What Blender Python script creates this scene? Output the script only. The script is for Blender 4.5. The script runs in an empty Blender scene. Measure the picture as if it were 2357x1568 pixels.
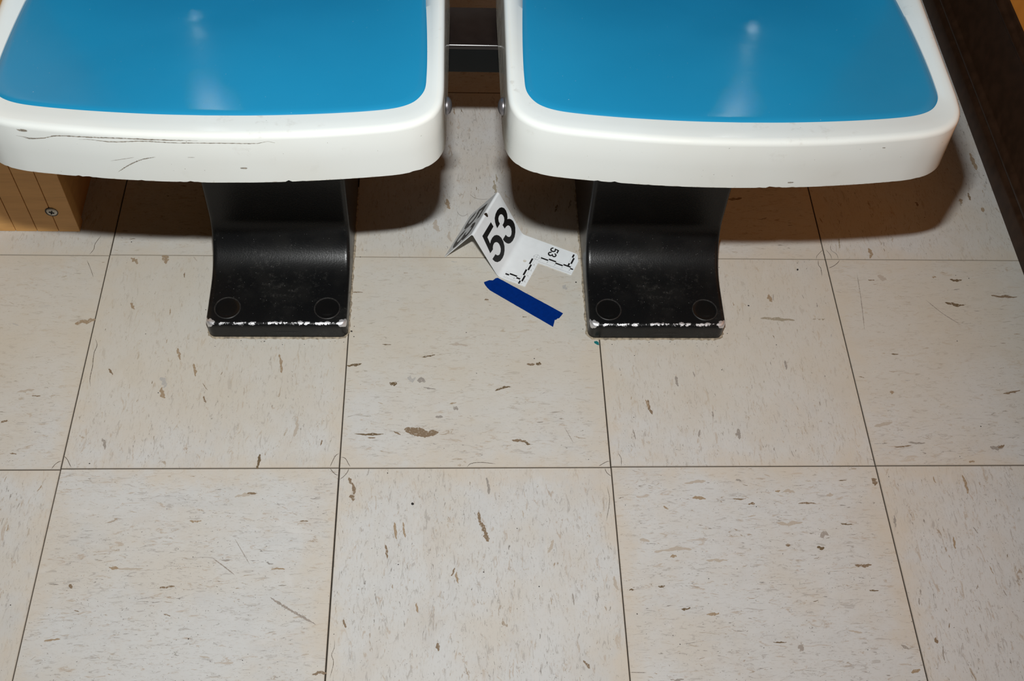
import bpy, bmesh, math, random
from mathutils import Vector, Matrix, noise

scene = bpy.context.scene
COL = scene.collection

# ---------------------------------------------------------------- camera
FPX = 2590.8666
cam_d = bpy.data.cameras.new('camera')
cam_d.sensor_width = 36.0
cam_d.lens = 36.0 * FPX / 2357.0
cam_d.clip_start = 0.02
cam_o = bpy.data.objects.new('camera', cam_d)
COL.objects.link(cam_o)
CR = Vector((0.9986, -0.0282, 0.0450)).normalized()
CF = Vector((0.0531, 0.5751, -0.8164)).normalized()
CR = (CR - CF * CR.dot(CF)).normalized()
CU = CR.cross(CF)
cam_o.matrix_world = Matrix(((CR.x, CU.x, -CF.x, 0.42996), (CR.y, CU.y, -CF.y, -0.61144),
                             (CR.z, CU.z, -CF.z, 1.11585), (0, 0, 0, 1)))
scene.camera = cam_o

# ---------------------------------------------------------------- light and exposure
world = bpy.data.worlds.new('world')
scene.world = world
world.use_nodes = True
bg = world.node_tree.nodes['Background']
bg.inputs[0].default_value = (1.0, 0.62, 0.34, 1)
bg.inputs[1].default_value = 0.009

def area(name, loc, aim, sx, sy, power, color):
    d = bpy.data.lights.new(name, 'AREA')
    d.shape = 'RECTANGLE'; d.size = sx; d.size_y = sy
    d.energy = power; d.color = color
    o = bpy.data.objects.new(name, d)
    COL.objects.link(o)
    o.location = loc
    o.rotation_euler = (Vector(aim) - Vector(loc)).to_track_quat('-Z', 'Y').to_euler()
    return o

# the camera's own flash, a hand's breadth above the lens
fl = area('camera_flash', (0.4275, -0.455, 1.160), (-0.05, 1.15, 0.0), 0.046, 0.015, 17.4, (0.985, 1.0, 0.992))
fl.data.spread = math.radians(180)
# warm ceiling fixtures of the room
area('ceiling_lamp', (0.20, -0.55, 2.55), (0.20, -0.55, 0.0), 1.2, 0.25, 0.6, (1.0, 0.60, 0.30))
area('ceiling_lamp', (0.90, -2.00, 2.55), (0.90, -2.00, 0.0), 1.2, 0.25, 0.6, (1.0, 0.60, 0.30))

vs = scene.view_settings
vs.view_transform = 'Standard'
vs.look = 'None'
vs.exposure = 0.0
vs.gamma = 1.0
vs.use_curve_mapping = False

# ---------------------------------------------------------------- helpers
def link(name, me, mat=None, parent=None, loc=(0, 0, 0), smooth=False, angle=0.6):
    o = bpy.data.objects.new(name, me)
    COL.objects.link(o)
    o.location = loc
    if mat is not None and not me.materials:
        me.materials.append(mat)
    if parent is not None:
        o.parent = parent
    if smooth:
        me.shade_smooth()
        me.set_sharp_from_angle(angle=angle)
    return o

def pyd(name, vs_, fs, mat=None, parent=None, loc=(0, 0, 0), smooth=False, angle=0.6):
    me = bpy.data.meshes.new(name)
    me.from_pydata([tuple(v) for v in vs_], [], fs)
    me.update()
    return link(name, me, mat, parent, loc, smooth, angle)

def bmo(name, bm, mat=None, parent=None, loc=(0, 0, 0), smooth=False, angle=0.6):
    bmesh.ops.recalc_face_normals(bm, faces=bm.faces)
    me = bpy.data.meshes.new(name)
    bm.to_mesh(me)
    bm.free()
    return link(name, me, mat, parent, loc, smooth, angle)

def empty(name, loc=(0, 0, 0)):
    o = bpy.data.objects.new(name, None)
    COL.objects.link(o)
    o.location = loc
    o.empty_display_size = 0.05
    return o

def tag(o, label, cat, group=None):
    o['label'] = label
    o['category'] = cat
    if group:
        o['group'] = group
    return o

def box_bm(x0, x1, y0, y1, z0, z1, bev=0.0, seg=2, bm=None):
    bm = bm or bmesh.new()
    r = bmesh.ops.create_cube(bm, size=1.0)
    for v in r['verts']:
        v.co = Vector((x0 + (v.co.x + .5) * (x1 - x0), y0 + (v.co.y + .5) * (y1 - y0), z0 + (v.co.z + .5) * (z1 - z0)))
    if bev > 0:
        es = list({e for v in r['verts'] for e in v.link_edges})
        bmesh.ops.bevel(bm, geom=es, offset=bev, segments=seg, affect='EDGES', profile=0.5)
    return bm

def box(name, x0, x1, y0, y1, z0, z1, mat=None, parent=None, bev=0.0, seg=2, loc=(0, 0, 0)):
    return bmo(name, box_bm(x0, x1, y0, y1, z0, z1, bev, seg), mat, parent, loc, bev > 0, 0.5)

def prism(name, prof, x0, x1, mat=None, parent=None, axis='x', bev=0.0, seg=3, smooth=True, angle=0.5):
    """extrude a closed profile: axis 'x' -> profile is (y, z); axis 'y' -> profile is (x, z)"""
    bm = bmesh.new()
    mk = (lambda p, t: (t, p[0], p[1])) if axis == 'x' else (lambda p, t: (p[0], t, p[1]))
    a = [bm.verts.new(mk(p, x0)) for p in prof]
    b = [bm.verts.new(mk(p, x1)) for p in prof]
    n = len(prof)
    fa = bm.faces.new(a); fb = bm.faces.new(b[::-1])
    for i in range(n):
        bm.faces.new((a[i], b[i], b[(i + 1) % n], a[(i + 1) % n]))
    bmesh.ops.recalc_face_normals(bm, faces=bm.faces)
    if bev > 0:
        es = list(fa.edges) + list(fb.edges)
        bmesh.ops.bevel(bm, geom=es, offset=bev, segments=seg, affect='EDGES', profile=0.5)
    return bmo(name, bm, mat, parent, smooth=smooth, angle=angle)

def spline(pts, n):
    """centripetal-ish Catmull-Rom through pts, resampled to n points by arc length (ends included)"""
    P = [Vector(p) for p in pts]
    P = [P[0] * 2 - P[1]] + P + [P[-1] * 2 - P[-2]]
    dense = []
    for i in range(1, len(P) - 2):
        for k in range(16):
            t = k / 16
            p0, p1, p2, p3 = P[i - 1], P[i], P[i + 1], P[i + 2]
            d1 = (p2 - p1).length
            m1 = (p2 - p0) * (d1 / max(1e-9, (p2 - p1).length + (p1 - p0).length))
            m2 = (p3 - p1) * (d1 / max(1e-9, (p3 - p2).length + (p2 - p1).length))
            t2, t3 = t * t, t * t * t
            dense.append(p1 * (2 * t3 - 3 * t2 + 1) + m1 * (t3 - 2 * t2 + t) + p2 * (3 * t2 - 2 * t3) + m2 * (t3 - t2))
    dense.append(P[-2].copy())
    L = [0.0]
    for i in range(1, len(dense)):
        L.append(L[-1] + (dense[i] - dense[i - 1]).length)
    out = []
    j = 0
    for k in range(n):
        s = L[-1] * k / (n - 1)
        while j < len(L) - 2 and L[j + 1] < s:
            j += 1
        f = (s - L[j]) / max(1e-12, L[j + 1] - L[j])
        out.append(dense[j].lerp(dense[j + 1], min(1, max(0, f))))
    return out

# ---------------------------------------------------------------- materials
class M:
    """small node-tree builder around one Principled shader"""
    def __init__(self, name, color=(.5, .5, .5), rough=.5, metal=0.0, spec=.5):
        self.m = bpy.data.materials.new(name)
        self.m.use_nodes = True
        self.t = self.m.node_tree
        self.N = self.t.nodes
        self.b = self.N['Principled BSDF']
        self.b.inputs['Base Color'].default_value = (*color, 1)
        self.b.inputs['Roughness'].default_value = rough
        self.b.inputs['Metallic'].default_value = metal
        self.b.inputs['Specular IOR Level'].default_value = spec
    def n(self, kind, **kw):
        x = self.N.new(kind)
        for k, v in kw.items():
            setattr(x, k, v)
        return x
    def l(self, a, b):
        self.t.links.new(a, b)
    def coord(self, which='Object'):
        return self.n('ShaderNodeTexCoord').outputs[which]
    def mapping(self, src, scale=(1, 1, 1), loc=(0, 0, 0), rot=(0, 0, 0)):
        x = self.n('ShaderNodeMapping')
        x.inputs['Scale'].default_value = scale
        x.inputs['Location'].default_value = loc
        x.inputs['Rotation'].default_value = rot
        self.l(src, x.inputs['Vector'])
        return x.outputs[0]
    def noise(self, vec, scale=5.0, detail=2.0, rough=.5, dist=0.0):
        x = self.n('ShaderNodeTexNoise')
        x.inputs['Scale'].default_value = scale
        x.inputs['Detail'].default_value = detail
        x.inputs['Roughness'].default_value = rough
        x.inputs['Distortion'].default_value = dist
        self.l(vec, x.inputs['Vector'])
        return x.outputs['Fac']
    def step(self, src, lo, hi, a=0.0, b=1.0):
        x = self.n('ShaderNodeMapRange')
        x.interpolation_type = 'SMOOTHSTEP'
        for k, v in zip(('From Min', 'From Max', 'To Min', 'To Max'), (lo, hi, a, b)):
            x.inputs[k].default_value = v
        self.l(src, x.inputs['Value'])
        return x.outputs[0]
    def math(self, op, a, b=0.0):
        x = self.n('ShaderNodeMath', operation=op)
        for i, s in enumerate((a, b)):
            if isinstance(s, (int, float)):
                x.inputs[i].default_value = s
            else:
                self.l(s, x.inputs[i])
        return x.outputs[0]
    def mix(self, fac, a, b, mode='MIX'):
        x = self.n('ShaderNodeMix', data_type='RGBA', blend_type=mode)
        for idx, s in ((0, fac), (6, a), (7, b)):
            if isinstance(s, (int, float)):
                x.inputs[idx].default_value = s
            elif isinstance(s, tuple):
                x.inputs[idx].default_value = (*s, 1)
            else:
                self.l(s, x.inputs[idx])
        return x.outputs[2]
    def xyz(self, src):
        x = self.n('ShaderNodeSeparateXYZ')
        self.l(src, x.inputs[0])
        return x.outputs
    def color(self, s):
        self.l(s, self.b.inputs['Base Color'])
    def rough(self, s):
        self.l(s, self.b.inputs['Roughness'])
    def bump(self, src, strength=.2, dist=.001):
        x = self.n('ShaderNodeBump')
        x.inputs['Strength'].default_value = strength
        x.inputs['Distance'].default_value = dist
        self.l(src, x.inputs['Height'])
        self.l(x.outputs[0], self.b.inputs['Normal'])

TILE_A, TILE_B = (.590, .594, .585), (.575, .548, .500)

def tile_material(name, along_y):
    m = M(name, rough=.38, spec=.35)
    oc = m.coord('Object')
    inf = m.n('ShaderNodeObjectInfo')
    cmb = m.n('ShaderNodeCombineXYZ')
    r = m.math('MULTIPLY', inf.outputs['Random'], 37.0)
    for i in range(3):
        m.l(r, cmb.inputs[i])
    add = m.n('ShaderNodeVectorMath', operation='ADD')
    m.l(oc, add.inputs[0]); m.l(cmb.outputs[0], add.inputs[1])
    p = add.outputs[0]
    def st(cross, along):
        return m.mapping(p, (cross, along, 1) if along_y else (along, cross, 1))
    big = m.noise(p, 9.0, 4, .6)
    col = m.mix(m.step(big, .40, .66), TILE_A, TILE_B)
    # cool and pinkish clouding, then fine grain and drawn-out wispy streaks
    col = m.mix(m.step(m.noise(st(26, 15), 1, 4, .6, .4), .50, .68, 0, .45), col, (.545, .510, .465))
    col = m.mix(m.step(m.noise(m.mapping(st(30, 14), loc=(3, 5, 2)), 1, 4, .6, .4), .52, .68, 0, .45), col, (.540, .545, .540))
    col = m.mix(m.step(m.noise(st(520, 190), 1, 4, .65), .52, .74, 0, .34), col, (.40, .37, .33))
    col = m.mix(m.step(m.noise(st(240, 62), 1, 6, .68, 1.1), .560, .650, 0, .54), col, (.335, .31, .285))
    col = m.mix(m.step(m.noise(m.mapping(st(165, 46), loc=(7, 3, 1)), 1, 6, .70, 1.2), .575, .655, 0, .54), col, (.40, .31, .225))
    col = m.mix(m.step(m.noise(m.mapping(st(330, 72), loc=(2, 9, 4)), 1, 5, .62, 1.3), .635, .69, 0, .80), col, (.19, .17, .15))
    col = m.mix(m.step(m.noise(m.mapping(st(110, 36), loc=(9, 2, 6)), 1, 6, .70, 1.0), .640, .69, 0, .75), col, (.29, .215, .14))
    col = m.mix(m.step(m.noise(m.mapping(st(60, 26), loc=(4, 1, 8)), 1, 3, .5, .6), .62, .74, 0, .5), col, (.63, .62, .60))
    # tiny dark specks of trodden-in dirt
    col = m.mix(m.step(m.noise(p, 620, 1, .5), .735, .775, 0, .8), col, (.10, .085, .07))
    # hairline scuffs crossing at all angles
    sc = m.noise(m.mapping(p, (90, 900, 1), rot=(0, 0, .7)), 1, 2, .5)
    sc2 = m.noise(m.mapping(p, (900, 70, 1), rot=(0, 0, -.35)), 1, 2, .5)
    col = m.mix(m.step(m.math('MAXIMUM', sc, sc2), .72, .78, 0, .35), col, (.66, .64, .60))
    # ochre staining creeping in from the joints
    s = m.xyz(oc)
    ex = m.math('ABSOLUTE', s[0]); ey = m.math('ABSOLUTE', s[1])
    edge = m.math('MAXIMUM', ex, ey)
    wob = m.math('ADD', edge, m.math('MULTIPLY', m.math('SUBTRACT', m.noise(p, 24, 4, .65), .5), .105))
    col = m.mix(m.step(wob, .122, .166, 0, .62), col, (.590, .525, .435))
    col = m.mix(m.step(edge, .1505, .1524, 0, .5), col, (.26, .18, .10))
    # the browner traffic film left around the seat feet
    gp = m.n('ShaderNodeNewGeometry').outputs['Position']
    g = m.xyz(gp)
    gn = m.math('MULTIPLY', m.math('SUBTRACT', m.noise(gp, 7, 4, .6), .5), .30)
    dy = m.math('ABSOLUTE', m.math('SUBTRACT', m.math('ADD', g[1], gn), .21))
    film = m.step(dy, .03, .24, .70, 0)
    col = m.mix(film, col, m.mix(.7, col, (.565, .515, .415)))
    m.color(col)
    m.rough(m.step(m.noise(p, 14, 3), .3, .7, .30, .46))
    m.bump(m.math('ADD', m.noise(p, 55, 3), m.math('MULTIPLY', m.noise(p, 700, 2), .25)), .10, .0008)
    return m.m

def fleck_material(name, c, keep):
    m = M(name, rough=.42, spec=.35)
    p = m.coord('Object')
    f = m.math('MAXIMUM', m.step(m.noise(p, 420, 3, .65), .30, .46), 1 - keep)
    f = m.math('MULTIPLY', f, keep)
    m.color(m.mix(f, (.53, .49, .43), m.mix(m.noise(p, 900, 2), c, tuple(x * .72 for x in c))))
    return m.m

def wood_material(name, c1, c2, grain=(1, 1, 1), rough=.42, figure=.7):
    m = M(name, rough=rough, spec=.4)
    p = m.coord('Object')
    g = m.mapping(p, grain)
    a = m.noise(g, 1.0, 5, .6, .5)
    b = m.noise(m.mapping(g, (4, 4, 4)), 1.0, 3, .6)
    col = m.mix(m.step(a, .3, .72), c1, c2)
    col = m.mix(m.step(b, .55, .75, 0, figure * .5), col, tuple(x * .72 for x in c2))
    m.color(col)
    m.bump(b, .06, .0005)
    return m.m

def plain(name, c, rough=.5, metal=0.0, spec=.5, var=.12, scale=40):
    m = M(name, c, rough, metal, spec)
    p = m.coord('Object')
    m.color(m.mix(m.step(m.noise(p, scale, 3), .3, .7), tuple(x * (1 - var) for x in c), c))
    return m.m

def white_shell_material():
    m = M('white_gelcoat', rough=.24, spec=.5)
    p = m.coord('Object')
    col = m.mix(m.step(m.noise(p, 9, 3), .35, .7), (.560, .580, .560), (.54, .55, .52))
    # grey rubbed smudges and pin-point nicks
    sm = m.math('MULTIPLY', m.step(m.noise(p, 60, 4, .65), .57, .72), m.step(m.noise(p, 11, 2), .45, .65))
    col = m.mix(m.math('MULTIPLY', sm, .46), col, (.38, .36, .32))
    col = m.mix(m.step(m.noise(p, 420, 1), .80, .83, 0, .8), col, (.16, .14, .11))
    # yellow-brown grime on the side skirts, deepened to paint in their unlit shade
    ax = m.math('ADD', m.math('ABSOLUTE', m.xyz(p)[0]), m.math('MULTIPLY', m.math('SUBTRACT', m.noise(p, 30, 4, .6), .5), .006))
    side = m.math('MULTIPLY', m.step(ax, .1975, .2015), m.step(m.xyz(p)[2], .434, .438, 1, 0))
    col = m.mix(m.math('MULTIPLY', side, .62), col, (.30, .255, .185))
    # dirt held along the broken lower lip
    z = m.xyz(p)[2]
    lip = m.math('ADD', z, m.math('MULTIPLY', m.math('SUBTRACT', m.noise(p, 130, 4, .7), .5), .006))
    col = m.mix(m.step(lip, .3845, .3862, .80, 0), col, (.30, .25, .17))
    m.color(col)
    m.rough(m.step(m.noise(p, 70, 3), .35, .7, .13, .26))
    m.bump(m.noise(p, 240, 2), .03, .0004)
    return m.m

def blue_pad_material():
    m = M('blue_seat_laminate', rough=.25, spec=.5)
    p = m.coord('Object')
    col = m.mix(m.step(m.noise(p, 6, 3), .3, .7), (.0100, .178, .325), (.0085, .162, .300))
    col = m.mix(m.step(m.noise(p, 700, 1), .815, .84, 0, .7), col, (.45, .47, .45))
    m.color(col)
    m.rough(m.step(m.noise(p, 30, 4, .65), .35, .7, .19, .26))
    sc = m.math('MAXIMUM', m.noise(m.mapping(p, (60, 900, 1), rot=(0, 0, .5)), 1, 2), m.noise(m.mapping(p, (900, 50, 1), rot=(0, 0, .3)), 1, 2))
    m.bump(m.math('ADD', m.step(sc, .66, .75), m.math('MULTIPLY', m.noise(p, 320, 2), .5)), .07, .0003)
    return m.m

def black_paint_material():
    m = M('black_pedestal_paint', rough=.31, spec=.27)
    p = m.coord('Object')
    col = m.mix(m.step(m.noise(p, 30, 4), .4, .7), (.0055, .0058, .0062), (.010, .0100, .0098))
    # dusty rubbed patches on the foot, and pale pin-point chips
    dust = m.math('MULTIPLY', m.step(m.noise(p, 150, 6, .8), .50, .78), m.step(m.noise(p, 22, 3), .42, .70))
    z = m.xyz(p)
    foot = m.step(z[2], .05, .12, 1, .15)
    dust = m.math('MULTIPLY', dust, foot)
    col = m.mix(m.math('MULTIPLY', dust, .6), col, (.075, .072, .066))
    sp = m.math('MULTIPLY', m.step(m.noise(p, 760, 1), .77, .80), foot)
    col = m.mix(m.math('MULTIPLY', sp, .7), col, (.30, .30, .29))
    # bare metal worn through along the front edge
    wz = m.math('ABSOLUTE', m.math('SUBTRACT', z[2], .0243))
    wy = m.math('ABSOLUTE', m.math('SUBTRACT', z[1], .0036))
    dd = m.math('ADD', wz, wy)
    jag = m.math('MULTIPLY', m.math('SUBTRACT', m.noise(m.mapping(p, (1, 1, 1)), 130, 5, .72), .455), .017)
    corner = m.step(m.math('ABSOLUTE', z[0]), .0700, .0780, 0, .0050)
    wear = m.step(m.math('SUBTRACT', m.math('SUBTRACT', dd, jag), corner), .0004, .0010, 1, 0)
    front = m.step(z[1], .012, .016, 1, 0)
    wear = m.math('MULTIPLY', wear, front)
    m.color(m.mix(wear, col, (.72, .72, .74)))
    m.l(m.math('MULTIPLY', wear, .75), m.b.inputs['Metallic'])
    m.rough(m.mix(1.0, (0, 0, 0), m.math('ADD', m.step(dust, 0, 1, .29, .6), m.math('MULTIPLY', wear, .12))))
    m.bump(m.noise(p, 560, 2), .20, .0005)
    return m.m

MAT = dict(
    tile_y=tile_material('vinyl_tile_grain_along', True),
    tile_x=tile_material('vinyl_tile_grain_across', False),
    joint=plain('dark_joint_dirt', (.034, .026, .016), .9, var=.5, scale=300),
    white=white_shell_material(),
    blue=blue_pad_material(),
    blue_back=plain('blue_backrest_laminate', (.011, .19, .36), .09, spec=.36, var=.08),
    under=plain('darkened_shell_underside', (.10, .085, .065), .7),  # underside coloured dark to cut light bounced onto the floor
    black=black_paint_material(),
    cap=plain('black_plastic_cap', (.006, .006, .006), .22),
    ring=plain('scuffed_cap_rim', (.030, .029, .028), .45, var=.6, scale=400),
    steel=plain('zinc_bolt', (.20, .19, .20), .36, .8),
    sealant=plain('yellowed_sealant', (.44, .37, .27), .7, var=.55, scale=260),
    beam=plain('black_beam_paint', (.0042, .0048, .0049), .55, spec=.10),
    brown=plain('dark_brown_gloss_paint', (.0430, .0220, .0125), .34, spec=.14, var=.35, scale=60),
    plate=plain('dark_brown_plate', (.0115, .0085, .0080), .26, spec=.35, var=.3, scale=60),
    orange_wood=wood_material('orange_wall_panelling', (.84, .315, .050), (.74, .26, .040), (60, 14, 3)),
    dark_wall=wood_material('low_bounce_wall_panelling', (.16, .085, .035), (.13, .065, .028), (60, 14, 3)),  # back wall colour darkened to throw less orange bounce light
    maple=wood_material('pale_maple_veneer', (.72, .395, .132), (.62, .33, .105), (10, 30, 110), .45, .5),
    card=plain('white_plastic_card', (.84, .88, .90), .42, var=.05, scale=60),
    ink=plain('black_print', (.006, .006, .006), .5),
    grey_ink=plain('fine_grey_print', (.20, .21, .22), .6),
    tape=plain('blue_painters_tape', (.0004, .0245, .190), .85, spec=.03, var=.14, scale=220),
    scratch=plain('scratch_dirt', (.25, .215, .17), .7, var=.5, scale=500),
    crack=plain('crack_dirt', (.15, .115, .085), .9, var=.4, scale=500),
    scuff=plain('faint_scuff', (.36, .315, .275), .6, var=.3, scale=500),
    hair=plain('dark_hair', (.06, .045, .03), .5),
    teal=plain('teal_chip', (.0, .16, .17), .6),
    crumb=plain('dark_crumb', (.018, .015, .012), .8),
    neutral_grey=plain('low_bounce_grey', (.34, .35, .35), .8),
    slot=plain('black_screw_recess', (.008, .008, .008), .6),
    screw=plain('pale_screw_head', (.62, .60, .54), .38, .25),
)
FL = dict(b=fleck_material('fleck_brown', (.250, .180, .115), .98), d=fleck_material('fleck_dark_brown', (.165, .115, .062), .98),
          t=fleck_material('fleck_tan', (.330, .225, .120), .80), g=fleck_material('fleck_grey', (.235, .215, .200), .66),
          f=fleck_material('fleck_faint', (.400, .320, .245), .38), l=fleck_material('fleck_pale', (.46, .46, .45), .75),
          p=fleck_material('fleck_purple_scuff', (.14, .11, .115), .45), o=fleck_material('dried_drip', (.25, .205, .115), .62))

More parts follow.
